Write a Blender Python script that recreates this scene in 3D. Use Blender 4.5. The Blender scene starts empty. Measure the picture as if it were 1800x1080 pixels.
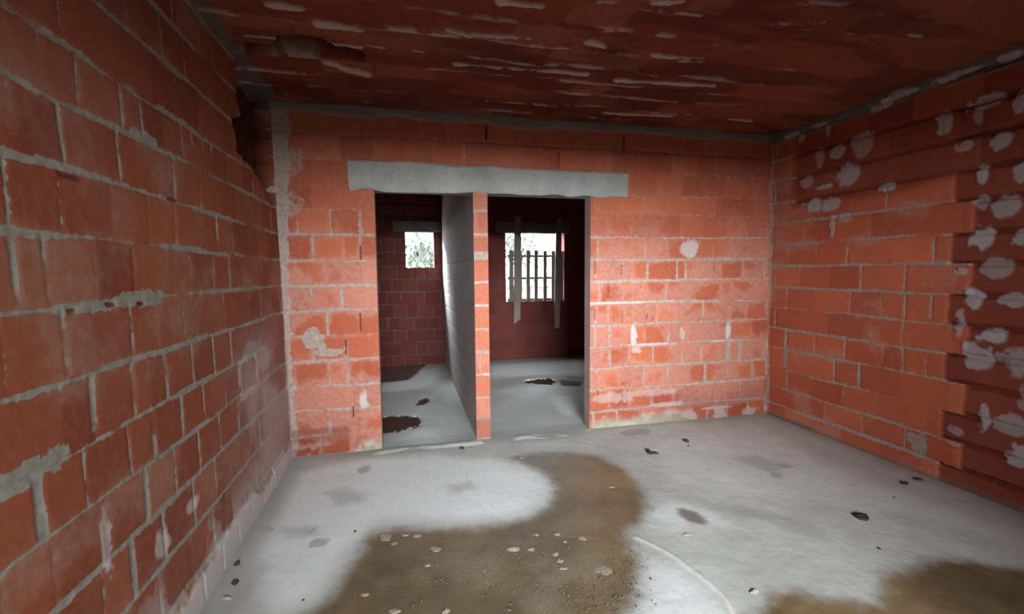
import bpy, bmesh, math, random
import numpy as np
from mathutils import Vector, Matrix, Euler

# ------------------------------------------------------------------ camera, sky, light, exposure
S = bpy.context.scene
COL = S.collection
CAM_H, FOCAL = 1.46, 797.91                  # camera height in metres, focal length in pixels of the 1800x1080 frame
YAW, PITCH, ROLL = .2291, -.078, .0095


def cam_axes():
    fwd = np.array([math.sin(YAW) * math.cos(PITCH), math.cos(YAW) * math.cos(PITCH), math.sin(PITCH)])
    right = np.array([math.cos(YAW), -math.sin(YAW), 0.])
    down = np.cross(fwd, right)
    r2 = right * math.cos(ROLL) + down * math.sin(ROLL)
    d2 = -right * math.sin(ROLL) + down * math.cos(ROLL)
    return r2, d2, fwd


RGT, DWN, FWD = cam_axes()
EYE = np.array([0., 0., CAM_H])
cam_data = bpy.data.cameras.new('camera')
cam_data.sensor_width = 36.0
cam_data.lens = FOCAL / 1800 * 36.0
cam_data.clip_start = .02
cam = bpy.data.objects.new('camera', cam_data)
COL.objects.link(cam)
m3 = Matrix([[RGT[i], -DWN[i], -FWD[i]] for i in range(3)])
cam.matrix_world = Matrix.Translation(EYE) @ m3.to_4x4()
S.camera = cam

S.view_settings.view_transform = 'Standard'
S.view_settings.look = 'None'
S.view_settings.gamma = 1
S.view_settings.exposure = 0.0
S.view_settings.use_curve_mapping = False
S.cycles.max_bounces = 10
S.cycles.diffuse_bounces = 6
S.cycles.glossy_bounces = 4
S.cycles.sample_clamp_indirect = 6
S.cycles.caustics_reflective = False
S.cycles.caustics_refractive = False

W = bpy.data.worlds.new('overcast_sky')
S.world = W
W.use_nodes = True
nt = W.node_tree
bg = nt.nodes['Background']
bg.inputs[0].default_value = (.86, .94, 1.0, 1)
bg.inputs[1].default_value = 18.0

DOOR_X0, DOOR_X1, DOOR_H, REAR_Y = -.3, 1.8, 2.32, -1.15     # wide opening behind the camera


def area(name, loc, rot, sx, sy, energy, color, portal=False, spread=math.pi):
    l = bpy.data.lights.new(name, 'AREA')
    l.shape = 'RECTANGLE'
    l.size, l.size_y = sx, sy
    l.energy, l.color = energy, color
    l.spread = spread
    l.cycles.is_portal = portal
    o = bpy.data.objects.new(name, l)
    o.location, o.rotation_euler = loc, rot
    COL.objects.link(o)
    return o


# openings through which the sky lights the rooms
area('sky_portal_small_window', (.23, 7.46, 1.81), (math.radians(-90), 0, 0), .46, .6, 1, (1, 1, 1), True)
area('sky_portal_window', (2.1, 7.46, 1.52), (math.radians(-90), 0, 0), 1.04, 1.16, 1, (1, 1, 1), True)
# daylight through the rear opening: a lamp for the low sky inside the added veranda, and the steeper light that falls on the floor
area('low_sky_lamp', (.25, -4.3, 2.53), (math.radians(90 - 8), 0, math.radians(-5)), 2.6, .7, 305, (.90, .96, 1.0), False, math.radians(80))
area('daylight_rear_opening', (.5, REAR_Y + .01, 1.85), (math.radians(90 - 32), 0, math.radians(9)), 1.6, .5, 19, (.88, .96, 1.0), False, math.radians(84))
# added lamp outside, brightening the partition and back floor through the small window
area('added_side_lamp', (-1.1, 8.9, 3.3), Vector((-1.5, 2.6, 2.1)).to_track_quat('Z', 'Y').to_euler(), 1.8, 1.2, 1000, (.84, .93, 1.0), False, math.radians(120))


# ------------------------------------------------------------------ helpers
def px(u, v, axis, val):
    """point of the plane axis=val seen at pixel (u, v) of the photograph"""
    r = RGT * ((u - 900) / FOCAL) + DWN * ((v - 540) / FOCAL) + FWD
    return EYE + r * ((val - EYE[axis]) / r[axis])


def floor_px(pts):
    return [tuple(px(u, v, 2, 0)[:2]) for u, v in pts]


def tag(o, label=None, cat=None, group=None, kind=None):
    if label: o['label'] = label
    if cat: o['category'] = cat
    if group: o['group'] = group
    if kind: o['kind'] = kind
    return o


def link(name, verts, faces, mat, parent=None, smooth=False):
    me = bpy.data.meshes.new(name)
    me.from_pydata([tuple(map(float, v)) for v in verts], [], [tuple(f) for f in faces])
    me.update()
    o = bpy.data.objects.new(name, me)
    COL.objects.link(o)
    me.materials.append(mat)
    if parent: o.parent = parent
    if smooth:
        me.polygons.foreach_set('use_smooth', [True] * len(me.polygons))
    return o


def from_bm(name, bm, mat, parent=None, smooth=False):
    me = bpy.data.meshes.new(name)
    bm.normal_update()
    bm.to_mesh(me)
    bm.free()
    o = bpy.data.objects.new(name, me)
    COL.objects.link(o)
    me.materials.append(mat)
    if parent: o.parent = parent
    if smooth:
        me.polygons.foreach_set('use_smooth', [True] * len(me.polygons))
    return o


def empty(name, loc):
    o = bpy.data.objects.new(name, None)
    o.location = loc
    o.empty_display_size = .1
    COL.objects.link(o)
    return o


def vnoise(x, y, seed=0):
    T = np.random.RandomState(seed).rand(256, 256)
    xi, yi = np.floor(x).astype(int), np.floor(y).astype(int)
    fx, fy = x - xi, y - yi
    fx, fy = fx * fx * (3 - 2 * fx), fy * fy * (3 - 2 * fy)
    a, b, c, d = (xi & 255), ((xi + 1) & 255), (yi & 255), ((yi + 1) & 255)
    return (T[a, c] * (1 - fx) + T[b, c] * fx) * (1 - fy) + (T[a, d] * (1 - fx) + T[b, d] * fx) * fy


def fbm(x, y, seed=0, octv=4):
    s, a, t = 0, 1., 0
    for i in range(octv):
        s = s + a * vnoise(x * 2 ** i + 17.3 * i, y * 2 ** i + 9.1 * i, seed + i)
        t += a
        a *= .5
    return s / t


def sst(a, b, x):
    t = np.clip((x - a) / (b - a), 0, 1)
    return t * t * (3 - 2 * t)


def sd_poly(x, y, P):
    """signed distance to a polygon, negative inside"""
    P = np.array(P, float)
    d = np.full(x.shape, 1e9)
    ins = np.zeros(x.shape, bool)
    n = len(P)
    for i in range(n):
        a, b = P[i], P[(i + 1) % n]
        e = b - a
        wx, wy = x - a[0], y - a[1]
        t = np.clip((wx * e[0] + wy * e[1]) / (e @ e + 1e-12), 0, 1)
        d = np.minimum(d, np.hypot(wx - e[0] * t, wy - e[1] * t))
        c = ((a[1] <= y) & (b[1] > y)) | ((b[1] <= y) & (a[1] > y))
        with np.errstate(divide='ignore', invalid='ignore'):
            xx = a[0] + (y - a[1]) / (b[1] - a[1] + 1e-15) * e[0]
        ins ^= c & (x < xx)
    return np.where(ins, -d, d)


def sd_line(x, y, P):
    d = np.full(x.shape, 1e9)
    for a, b in zip(P[:-1], P[1:]):
        a, b = np.array(a, float), np.array(b, float)
        e = b - a
        wx, wy = x - a[0], y - a[1]
        t = np.clip((wx * e[0] + wy * e[1]) / (e @ e), 0, 1)
        d = np.minimum(d, np.hypot(wx - e[0] * t, wy - e[1] * t))
    return d


def axis_coords(breaks, cell):
    out = []
    for a, b in zip(breaks[:-1], breaks[1:]):
        c = cell(a) if callable(cell) else cell
        n = max(1, int(round((b - a) / c)))
        out += list(np.linspace(a, b, n, endpoint=False))
    return np.array(out + [breaks[-1]])


class Sheet:
    """collects relief grids (front faces, reveals, backs) of one wall, floor or ceiling into one mesh"""
    def __init__(self):
        self.v, self.f, self.A, self.B, self.n = [], [], [], [], 0

    def grid(self, us, vs, place, fn, holes=()):
        Ug, Vg = np.meshgrid(us, vs, indexing='ij')
        h, A, B = fn(Ug.ravel(), Vg.ravel())
        P = place(Ug.ravel(), Vg.ravel(), h)
        nu, nv = len(us), len(vs)
        i, j = np.meshgrid(np.arange(nu - 1), np.arange(nv - 1), indexing='ij')
        uc, vc = (us[:-1] + us[1:]) / 2, (vs[:-1] + vs[1:]) / 2
        uc, vc = uc[i], vc[j]
        keep = np.ones(i.shape, bool)
        for (a, b, c, d) in holes:
            keep &= ~((uc > a) & (uc < b) & (vc > c) & (vc < d))
        i, j = i[keep], j[keep]
        F = np.stack([i * nv + j, (i + 1) * nv + j, (i + 1) * nv + j + 1, i * nv + j + 1], 1) + self.n
        self.v.append(P)
        self.f.append(F)
        self.A.append(A)
        self.B.append(B)
        self.n += len(P)

    def build(self, name, mat):
        V, F = np.concatenate(self.v), np.concatenate(self.f)
        A, B = np.concatenate(self.A), np.concatenate(self.B)
        me = bpy.data.meshes.new(name)
        me.vertices.add(len(V))
        me.vertices.foreach_set('co', V.astype(np.float32).ravel())
        me.loops.add(len(F) * 4)
        me.loops.foreach_set('vertex_index', F.astype(np.int32).ravel())
        me.polygons.add(len(F))
        me.polygons.foreach_set('loop_start', np.arange(len(F), dtype=np.int32) * 4)
        me.polygons.foreach_set('use_smooth', np.ones(len(F), bool))
        me.update(calc_edges=True)
        for nm, D in (('mask_a', A), ('mask_b', B)):
            at = me.attributes.new(nm, 'FLOAT_COLOR', 'POINT')
            at.data.foreach_set('color', D.astype(np.float32).ravel())
        me.materials.append(mat)
        o = bpy.data.objects.new(name, me)
        COL.objects.link(o)
        return o


def pack(n, *chs):
    out = np.zeros((n, 4))
    for k, c in enumerate(chs):
        out[:, k] = c
    return np.clip(out, 0, 1)


# ------------------------------------------------------------------ materials
class Nodes:
    def __init__(self, name):
        self.m = bpy.data.materials.new(name)
        self.m.use_nodes = True
        self.t = self.m.node_tree
        self.b = self.t.nodes['Principled BSDF']
        self.b.inputs['Roughness'].default_value = .9

    def n(self, kind, **kw):
        nd = self.t.nodes.new(kind)
        for k, v in kw.items():
            setattr(nd, k, v)
        return nd

    def put(self, sock, v):
        if hasattr(v, 'is_output'):
            self.t.links.new(v, sock)
        elif isinstance(v, (tuple, list)):
            sock.default_value = tuple(v) + (1,) if len(v) == 3 and len(sock.default_value) == 4 else v
        else:
            sock.default_value = v

    def attr(self, name):
        a = self.n('ShaderNodeAttribute', attribute_name=name)
        s = self.n('ShaderNodeSeparateColor')
        self.t.links.new(a.outputs['Color'], s.inputs[0])
        return s.outputs[0], s.outputs[1], s.outputs[2], a.outputs['Alpha']

    def noise(self, scale, detail=4, rough=.55, stretch=None):
        tc = self.n('ShaderNodeTexCoord')
        src = tc.outputs['Object']
        if stretch:
            mp = self.n('ShaderNodeMapping')
            mp.inputs['Scale'].default_value = stretch
            self.t.links.new(src, mp.inputs[0])
            src = mp.outputs[0]
        z = self.n('ShaderNodeTexNoise')
        z.inputs['Scale'].default_value = scale
        z.inputs['Detail'].default_value = detail
        z.inputs['Roughness'].default_value = rough
        self.t.links.new(src, z.inputs['Vector'])
        return z.outputs[0]

    def math(self, op, a, b=0., clamp=False):
        z = self.n('ShaderNodeMath', operation=op, use_clamp=clamp)
        self.put(z.inputs[0], a)
        self.put(z.inputs[1], b)
        return z.outputs[0]

    def remap(self, v, a, b, c=0., d=1.):
        z = self.n('ShaderNodeMapRange')
        self.put(z.inputs[0], v)
        for k, q in enumerate((a, b, c, d)):
            z.inputs[k + 1].default_value = q
        return z.outputs[0]

    def mix(self, f, a, b, mode='MIX'):
        z = self.n('ShaderNodeMix', data_type='RGBA', blend_type=mode)
        self.put(z.inputs[0], f)
        self.put(z.inputs[6], a)
        self.put(z.inputs[7], b)
        return z.outputs[2]

    def ramp(self, f, stops):
        z = self.n('ShaderNodeValToRGB')
        e = z.color_ramp.elements
        while len(e) < len(stops):
            e.new(.5)
        for k, (p, c) in enumerate(stops):
            e[k].position = p
            e[k].color = tuple(c) + (1,)
        self.put(z.inputs[0], f)
        return z.outputs[0]

    def bump(self, h, strength=.4, dist=.01):
        z = self.n('ShaderNodeBump')
        z.inputs['Strength'].default_value = strength
        z.inputs['Distance'].default_value = dist
        self.put(z.inputs['Height'], h)
        self.t.links.new(z.outputs[0], self.b.inputs['Normal'])

    def out(self, color, rough=None, spec=None):
        self.put(self.b.inputs['Base Color'], color)
        if rough is not None: self.put(self.b.inputs['Roughness'], rough)
        if spec is not None: self.put(self.b.inputs['Specular IOR Level'], spec)
        return self.m


def brick_material(name='hollow_brick_masonry', joint=(.36, .275, .235), stops=None, film=(.45, .235, .185), pale_col=((.42, .38, .36), (.58, .54, .52)), conc_col=((.13, .14, .13), (.24, .245, .23))):
    """mask_a = brick tone, mortar, pale mortar, smear; mask_b = algae, old dark brick and painted-in shade, moisture, concrete"""
    q = Nodes(name)
    tone, mortar, pale, smear = q.attr('mask_a')
    green, dark, damp, conc = q.attr('mask_b')
    n1, n2, n3 = q.noise(3.5, 5), q.noise(28, 5, .65), q.noise(140, 3)
    col = q.ramp(tone, stops or [(0., (.24, .048, .024)), (.35, (.36, .082, .038)), (.7, (.43, .108, .046)), (1., (.48, .135, .058))])
    dull = tuple(stops[1][1]) if stops else (.31, .078, .046)
    col = q.mix(q.remap(n1, .3, .75, 0., .55), col, dull, 'MIX')
    col = q.mix(q.remap(n2, .45, .8, 0., .35), col, film)
    sm = q.math('MULTIPLY', smear, q.remap(n2, .25, .65, .2, .7), True)
    col = q.mix(sm, col, film)
    col = q.mix(dark, col, q.mix(1., col, (.30, .24, .28), 'MULTIPLY'))
    mc = q.mix(q.remap(n2, .3, .7), tuple(c * .72 for c in joint), tuple(c * 1.2 for c in joint))
    edge = q.math('ADD', mortar, q.math('MULTIPLY', q.math('SUBTRACT', n2, .5), .55))
    col = q.mix(q.remap(edge, .38, .62), col, mc)
    col = q.mix(conc, col, q.mix(n1, *conc_col))
    col = q.mix(pale, col, q.mix(n2, *pale_col))
    col = q.mix(q.math('MULTIPLY', green, q.remap(n2, .3, .7, .5, 1.), True), col, (.33, .40, .31))
    col = q.mix(damp, col, q.mix(1., col, (.6, .5, .47), 'MULTIPLY'))
    q.bump(q.math('ADD', n2, q.math('MULTIPLY', n3, .4)), .35, .006)
    return q.out(col, q.remap(n2, .2, .8, .82, .98), .25)


def concrete_material(name, a, b, rough=.9):
    q = Nodes(name)
    n1, n2 = q.noise(4, 6), q.noise(45, 5, .65)
    col = q.mix(q.remap(n1, .3, .7), a, b)
    col = q.mix(q.remap(n2, .35, .7, 0, .4), col, tuple(c * .6 for c in a))
    q.bump(q.math('ADD', n1, q.math('MULTIPLY', n2, .5)), .5, .012)
    return q.out(col, rough, .25)


def floor_material():
    """mask_a = wet soil film, dry dust, dark patch, standing water; mask_b = algae, grit, ridge, sheen"""
    q = Nodes('damp_concrete_screed')
    wet, dust, patch, water = q.attr('mask_a')
    green, grit, ridge, sheen = q.attr('mask_b')
    n1, n2, n3 = q.noise(2.6, 6, .6), q.noise(22, 6, .65), q.noise(150, 3)
    base = q.mix(q.remap(n1, .3, .7), (.34, .35, .325), (.45, .465, .44))
    base = q.mix(dust, base, q.mix(n2, (.57, .605, .595), (.66, .695, .69)))
    base = q.mix(patch, base, q.mix(n2, (.17, .165, .15), (.24, .235, .215)))
    base = q.mix(q.remap(n2, .5, .8, 0, .3), base, (.25, .245, .23))
    n4 = q.noise(1.1, 5, .65)
    soil = q.mix(q.remap(n1, .32, .68), (.062, .043, .020), (.145, .100, .048))
    soil = q.mix(q.remap(n4, .48, .62, 0, .75), soil, (.215, .150, .078))
    soil = q.mix(q.remap(n2, .4, .7, 0, .5), soil, (.12, .093, .052))
    g = q.math('MULTIPLY', grit, q.remap(n3, .55, .62), True)
    soil = q.mix(q.math('MULTIPLY', grit, .6), soil, (.17, .145, .095))
    soil = q.mix(q.math('MULTIPLY', g, .55), soil, (.27, .24, .17))
    soil = q.mix(q.math('MULTIPLY', grit, q.remap(n3, .40, .34), True), soil, (.075, .062, .040))
    col = q.mix(wet, base, soil)
    col = q.mix(ridge, col, (.62, .60, .55))
    col = q.mix(green, col, (.15, .20, .07))
    col = q.mix(water, col, (.055, .04, .03))
    r = q.remap(wet, 0, 1, .85, .5)
    r = q.math('MULTIPLY_ADD', sheen, -.45) if False else q.math('SUBTRACT', r, q.math('MULTIPLY', sheen, .56))
    r = q.math('SUBTRACT', r, q.math('MULTIPLY', water, .5))
    r = q.math('MAXIMUM', r, .06)
    keep = q.math('SUBTRACT', 1., q.math('MULTIPLY', water, .93))
    hh = q.math('ADD', q.math('MULTIPLY', n2, .8), q.math('MULTIPLY', n3, q.math('ADD', .2, q.math('MULTIPLY', grit, 1.2))))
    q.bump(q.math('MULTIPLY', hh, keep), .4, .008)
    return q.out(col, r, .5)


def plain(name, a, b, scale=12, rough=.85, stretch=None, bump=.3):
    q = Nodes(name)
    n1 = q.noise(scale, 5, .6, stretch)
    q.bump(n1, bump, .004)
    return q.out(q.mix(q.remap(n1, .3, .7), a, b), rough, .3)


M_BRICK = brick_material()
M_LEFT = brick_material('left_masonry', (.25, .235, .195), [(0., (.15, .032, .015)), (.35, (.21, .050, .022)), (.7, (.26, .068, .028)), (1., (.30, .096, .036))], (.30, .165, .115))  # bricks darkened to stand in for the weaker light on this wall
M_RIGHT = brick_material('right_masonry', (.29, .23, .20), None, (.40, .21, .165), ((.26, .235, .245), (.40, .37, .385)), ((.07, .072, .062), (.13, .13, .115)))
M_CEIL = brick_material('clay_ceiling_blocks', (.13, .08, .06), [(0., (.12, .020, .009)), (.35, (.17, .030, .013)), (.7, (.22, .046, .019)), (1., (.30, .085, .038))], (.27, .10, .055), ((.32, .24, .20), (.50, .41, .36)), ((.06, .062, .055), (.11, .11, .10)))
M_BACK = brick_material('dim_back_room_masonry', (.10, .06, .05), [(0., (.075, .014, .010)), (.5, (.10, .021, .016)), (1., (.13, .032, .025))], (.13, .06, .05))  # brick colour darkened to stand in for the back rooms' shade
M_LINTEL = concrete_material('cast_concrete', (.27, .275, .26), (.42, .425, .405))
M_LINTEL_DARK = concrete_material('old_cast_concrete', (.10, .10, .095), (.17, .17, .16))
M_FLOOR = floor_material()
M_WOOD = plain('weathered_board', (.13, .108, .085), (.22, .19, .155), 9, .8, (6, 6, .6))
M_PICKET = plain('weathered_picket', (.10, .085, .07), (.19, .165, .135), 9, .85, (6, 6, .6))
M_CLOD = plain('dark_soil_clod', (.025, .022, .018), (.06, .052, .042), 60, .9)
M_GREY = plain('grey_mortar_crumb', (.20, .20, .185), (.33, .33, .31), 60, .9)
M_PALE = plain('pale_mortar_crumb', (.19, .16, .115), (.31, .27, .20), 60, .95)
M_GRAVEL = plain('wet_gravel', (.09, .075, .05), (.17, .145, .10), 80, .8)
M_LEAF = plain('leaf_green', (.05, .068, .055), (.09, .12, .092), 6, .6)
M_BARK = plain('bark', (.16, .13, .10), (.26, .22, .18), 14, .9)
M_GROUND = plain('bare_ground', (.34, .31, .26), (.46, .43, .37), 1.2, .95)
M_STONE = plain('pale_stone', (.42, .40, .37), (.62, .60, .56), 5, .9)
M_EARTH = plain('red_earth', (.20, .09, .05), (.32, .15, .09), 10, .95)

# ------------------------------------------------------------------ the room's measures
YF, ZC, XR = 3.825, 2.747, 3.542              # far wall face, ceiling, right wall
XL = -.917                                    # left wall face at the floor
FAR_T = .13
OPEN_L, OPEN_R, OPEN_T = (-.227, .565), (.688, 1.617), 2.12
YB = 7.28                                     # inner face of the back rooms' outer wall
WIN_S, WIN_B = (.012, .445, 1.535, 2.09), (1.60, 2.61, .96, 2.09)
LINES = [-.05, .16, .36, .56, .76, .96, 1.16, 1.36, 1.56, 1.76, 1.96, 2.14, 2.335, 2.535, 2.70, 2.9]


def masonry(u, v, lines, pitch, seed, hj=.020, vj=.012, extra=None, faint=.45, recess=.006, warp=.006, jit=.03, flip=0):
    """brick courses: returns distance inside the brick, tone, relief, course index"""
    rs = np.random.RandomState(seed)
    uu = u + warp * (fbm(u * 4, v * 4, seed + 1, 3) - .5) * 2
    vv = v + warp * 1.3 * (fbm(u * 2.5 + 50, v * 5, seed + 2, 3) - .5) * 2
    k = np.clip(np.searchsorted(lines, vv) - 1, 0, len(lines) - 2)
    L = np.array(lines)
    dv = np.minimum(vv - L[k], L[k + 1] - vv)
    hw = hj / 2 * (.55 + .9 * vnoise(u * 3.1, k * 7.7 + .3, seed + 3))
    du = np.full(u.shape, 9.)
    tone = np.zeros(u.shape)
    u0, u1 = uu.min() - 1, uu.max() + 1
    for c in range(len(lines) - 1):
        s = k == c
        off = pitch * (.5 * ((c + flip) % 2)) + rs.uniform(-.02, .02)
        n0, n1 = math.floor((u0 - off) / pitch), math.ceil((u1 - off) / pitch)
        P = off + pitch * np.arange(n0, n1 + 1) + rs.uniform(-jit, jit, n1 - n0 + 1)
        Wd = np.where(rs.rand(len(P)) < faint, rs.uniform(0., .35, len(P)), rs.uniform(.7, 1.5, len(P))) * vj
        if extra and c in extra:
            E = np.array([e[0] for e in extra[c]])
            far = np.abs(P[:, None] - E[None]).min(1) > .09
            P, Wd = np.concatenate([P[far], E]), np.concatenate([Wd[far], [e[1] for e in extra[c]]])
            o = np.argsort(P)
            P, Wd = P[o], Wd[o]
        T = rs.rand(len(P) + 1)
        if not s.any():
            continue
        x = uu[s]
        i = np.clip(np.searchsorted(P, x) - 1, 0, len(P) - 2)
        du[s] = np.minimum(x - P[i] - Wd[i] / 2, P[i + 1] - x - Wd[i + 1] / 2)
        tone[s] = T[i]
    d = np.minimum(du, dv - hw)
    rough = fbm(u * 60, v * 60, seed + 5, 3) - .5
    mort = sst(.007, -.005, d + rough * .014) * (.35 + .75 * sst(.30, .62, fbm(u * 2.6 + 11, v * 6 + k * 3.1, seed + 6, 4)))
    h = -recess * sst(.007, -.003, d) * (.25 + .75 * mort) + rough * (.0012 + .004 * mort)
    return d, tone, h, k, mort, dv, du


def smear_mask(u, v, d, seed, lo=.52, hi=.75, near=.22):
    return sst(lo, hi, fbm(u * 3.2, v * 4.2, seed, 5) + near * np.exp(-np.maximum(d, 0) / .018))


def blob(u, v, cu, cv, ru, rv, seed, rough=.35):
    s_ = max(.02, min(ru, rv))
    a = fbm(u / s_ * .9 + cu * 31, v / s_ * .9 + cv * 17, seed, 4) - .5
    b = fbm(u / s_ * 3.1 + cv * 13, v / s_ * 3.1 + cu * 7, seed + 3, 3) - .5
    q = (np.abs((u - cu) / ru + a * 1.1) ** 2.2 + np.abs((v - cv) / rv + b * .5) ** 2.2) ** (1 / 2.2)
    return sst(1.18, .84, q + a * 2.6 * rough + b * .6 * rough)


def const_fn(tone=.5, **kw):
    def fn(u, v):
        n = len(u)
        return np.zeros(n), pack(n, np.full(n, tone)), pack(n)
    return fn


# ------------------------------------------------------------------ far wall with the two door openings
ZT = ZC + .02


def far_fn(seed=11, mortarside=0.):
    ex = {7: [(1.67, .012), (1.93, .010), (2.18, .012), (2.58, .010)], 5: [(1.67, .012), (1.94, .010), (2.19, .010), (3.07, .012), (-.37, .016)],
          8: [(-.35, .012)], 6: [(-.50, .02), (2.97, .02)], 4: [(-.48, .03), (1.81, .018), (2.58, .014), (3.07, .045)], 3: [(-.47, .02), (2.56, .02), (3.07, .05), (3.2, .035)],
          2: [(2.82, .03), (3.07, .012)], 1: [(-.63, .03), (3.22, .014)], 9: [(-.34, .035)], 13: [(.69, .012), (1.19, .012), (1.94, .014)], 12: [(1.33, .01), (1.83, .01), (.5, .03)]}

    def fn(u, v):
        d, tone, h, k, m, dv, du = masonry(u, v, LINES, .24, seed, hj=.022, vj=.014, extra=ex, faint=.5, warp=.007)
        n = len(u)
        m = m * (.45 + .55 * sst(2.0, 1.4, v))
        sm = smear_mask(u, v, d, seed + 30, .40, .66, .24) * (.25 + 1.15 * sst(2.0, 1.4, v))  # more film below the light cutoff, standing in for the hazy lit zone
        tone = .5 + (tone - .5) * .75
        # grey concrete band under the ceiling
        band = sst(-.012, .012, v - (2.685 + .05 * (fbm(u * 3, v * 0 + 4, 71, 3) - .5)) + .03 * (fbm(u * 18, v * 18, 72) - .5))
        band *= .9
        # mortar run in the two corners
        cl = sst(.06, .02, (u - XL) + .08 * (fbm(u * 9, v * 9, 73) - .5) - .05 * sst(1.6, 2.4, v))
        cr = sst(.035, .01, (XR - u) + .06 * (fbm(u * 9, v * 7, 74) - .5))
        m = np.maximum(m, np.maximum(cl * .95, cr * .9))
        # grey render patch above the lower-left course and beside it
        for (cu, cv, ru, rv) in ((-.72, .95, .09, .085), (-.62, .83, .11, .03), (-.80, 2.30, .09, .14), (-.83, 1.98, .06, .12)):
            m = np.maximum(m, blob(u, v, cu, cv, ru, rv, 80) * (.85 if cv < 1 else .5))
        pale = 0 * u
        for (cu, cv, ru, rv, s) in ((-.36, .42, .035, .06, .8), (2.05, .86, .03, .10, .9), (2.08, .72, .05, .03, .6), (3.07, .86, .03, .07, .9), (2.56, .86, .02, .06, .6),
                                    (2.25, .765, .18, .012, .8), (2.62, 1.66, .10, .075, .7), (2.4, .175, .16, .02, .6), (3.0, .765, .12, .010, .6), (1.75, 1.165, .32, .009, .8),
                                    (2.3, 1.17, .3, .008, .5), (2.95, .10, .16, .012, .8), (2.2, .30, .26, .03, .35), (1.85, .28, .2, .05, .4)):
            pale = np.maximum(pale, s * blob(u, v, cu, cv, ru, rv, 82))
        pale = np.maximum(pale, .75 * sst(.07, .0, v - .12 * fbm(u * 5, v * 0, 83)) * sst(.45, .6, fbm(u * 9, v * 9, 84)))
        pale *= (1 - band)
        green = sst(.12, .02, v + .06 * (fbm(u * 8, v * 8, 85) - .5)) * (sst(1.5, 1.75, u) * sst(2.9, 2.4, u) + .8 * sst(-.5, -.3, u) * sst(.2, .0, u))
        damp = sst(.40, .08, v + .25 * (fbm(u * 4, v * 4, 86) - .5)) * (.35 + .65 * sst(1.9, 2.5, u)) * .7
        damp = np.maximum(damp, sst(-.45, -.50, u) * sst(.24, .2, v) * .9)
        h = h * (1 - band) + band * (.012 + .01 * (fbm(u * 20, v * 20, 87) - .5)) + pale * .004 + (cl + cr) * .008
        # open dry joints showing as short black slits
        slit = 0 * u
        for (cu, cv, hh) in ((-.35, 1.62, .05), (-.37, 1.06, .07), (-.49, .86, .06), (-.45, .33, .04), (.69, 2.62, .05), (1.33, 2.44, .05), (1.94, 2.60, .06),
                             (1.67, 1.50, .07), (1.93, 1.47, .05), (2.18, 1.50, .06), (1.80, 1.28, .06), (1.67, 1.06, .05), (1.94, 1.04, .05), (2.19, 1.02, .03), (2.9, 1.50, .04), (1.70, .30, .05), (1.95, .3, .05)):
            slit = np.maximum(slit, sst(.006, .003, np.abs(u - cu)) * sst(hh + .01, hh, np.abs(v - cv)))
        h = h - slit * .05
        return h, pack(n, .12 + .88 * tone, m * (1 - band) * (1 - slit), pale, sm * (1 - slit)), pack(n, green, slit, damp, band)
    return fn


def build_far_wall():
    s = Sheet()
    x0, x1 = XL - .36, XR + .12
    holes = [(OPEN_L[0], OPEN_L[1], -1, OPEN_T), (OPEN_R[0], OPEN_R[1], -1, OPEN_T), (OPEN_L[1], OPEN_R[0], -1, OPEN_T)]
    us = axis_coords([x0, OPEN_L[0], OPEN_L[1], OPEN_R[0], OPEN_R[1], x1], .010)
    vs = axis_coords([-.03, OPEN_T, ZT], .010)
    fn = far_fn()
    s.grid(us, vs, lambda u, v, h: np.stack([u, YF - h, v], 1), fn, holes)
    # reveals of the two openings
    ty = axis_coords([0, FAR_T], .012)
    vv = axis_coords([-.03, OPEN_T], .012)

    def rev(seed):
        def f2(u, v):
            d, tone, h, k, m, dv, du = masonry(u + 5, v, LINES, .5, seed, hj=.022, vj=.01, recess=.004)
            n = len(u)
            h = h * sst(0, .02, u) * sst(FAR_T, FAR_T - .02, u)
            return h, pack(n, tone, m, .30 + .4 * fbm(u * 6, v * 4, seed + 4), np.full(n, 1.)), pack(n)
        return f2
    s.grid(ty, vv, lambda u, v, h: np.stack([np.full(len(u), OPEN_L[0]) + h, YF + u, v], 1), rev(21))
    s.grid(ty, vv, lambda u, v, h: np.stack([np.full(len(u), OPEN_R[1]) - h, YF + u, v], 1), rev(23))
    # rear face
    ub, vb = axis_coords([x0, OPEN_L[0], OPEN_R[1], x1], .05), axis_coords([-.03, OPEN_T, ZT], .05)
    s.grid(ub, vb, lambda u, v, h: np.stack([u, np.full(len(u), YF + FAR_T), v], 1), const_fn(.4), [(OPEN_L[0], OPEN_R[1], -1, OPEN_T)])
    ux = axis_coords([OPEN_L[0], OPEN_R[1]], .05)
    s.grid(ux, axis_coords([0, FAR_T], .05), lambda u, v, h: np.stack([u, YF + v, np.full(len(u), OPEN_T + .005)], 1), const_fn(.4))
    o = s.build('wall_far', M_BRICK)
    tag(o, 'orange hollow brick wall facing the viewer with two doorways', 'wall', kind='structure')


# ------------------------------------------------------------------ left wall
def left_x(z):
    return XL - .013 * z


VOID = [(2.99, 2.80), (3.12, 2.76), (3.10, 2.60), (3.13, 2.43), (3.0, 2.36), (3.04, 2.20), (3.24, 2.17), (3.45, 2.12), (3.62, 2.02), (3.78, 1.94), (3.80, 2.10), (3.78, 2.25), (3.80, 2.42), (3.78, 2.60), (3.76, 2.80)]


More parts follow.
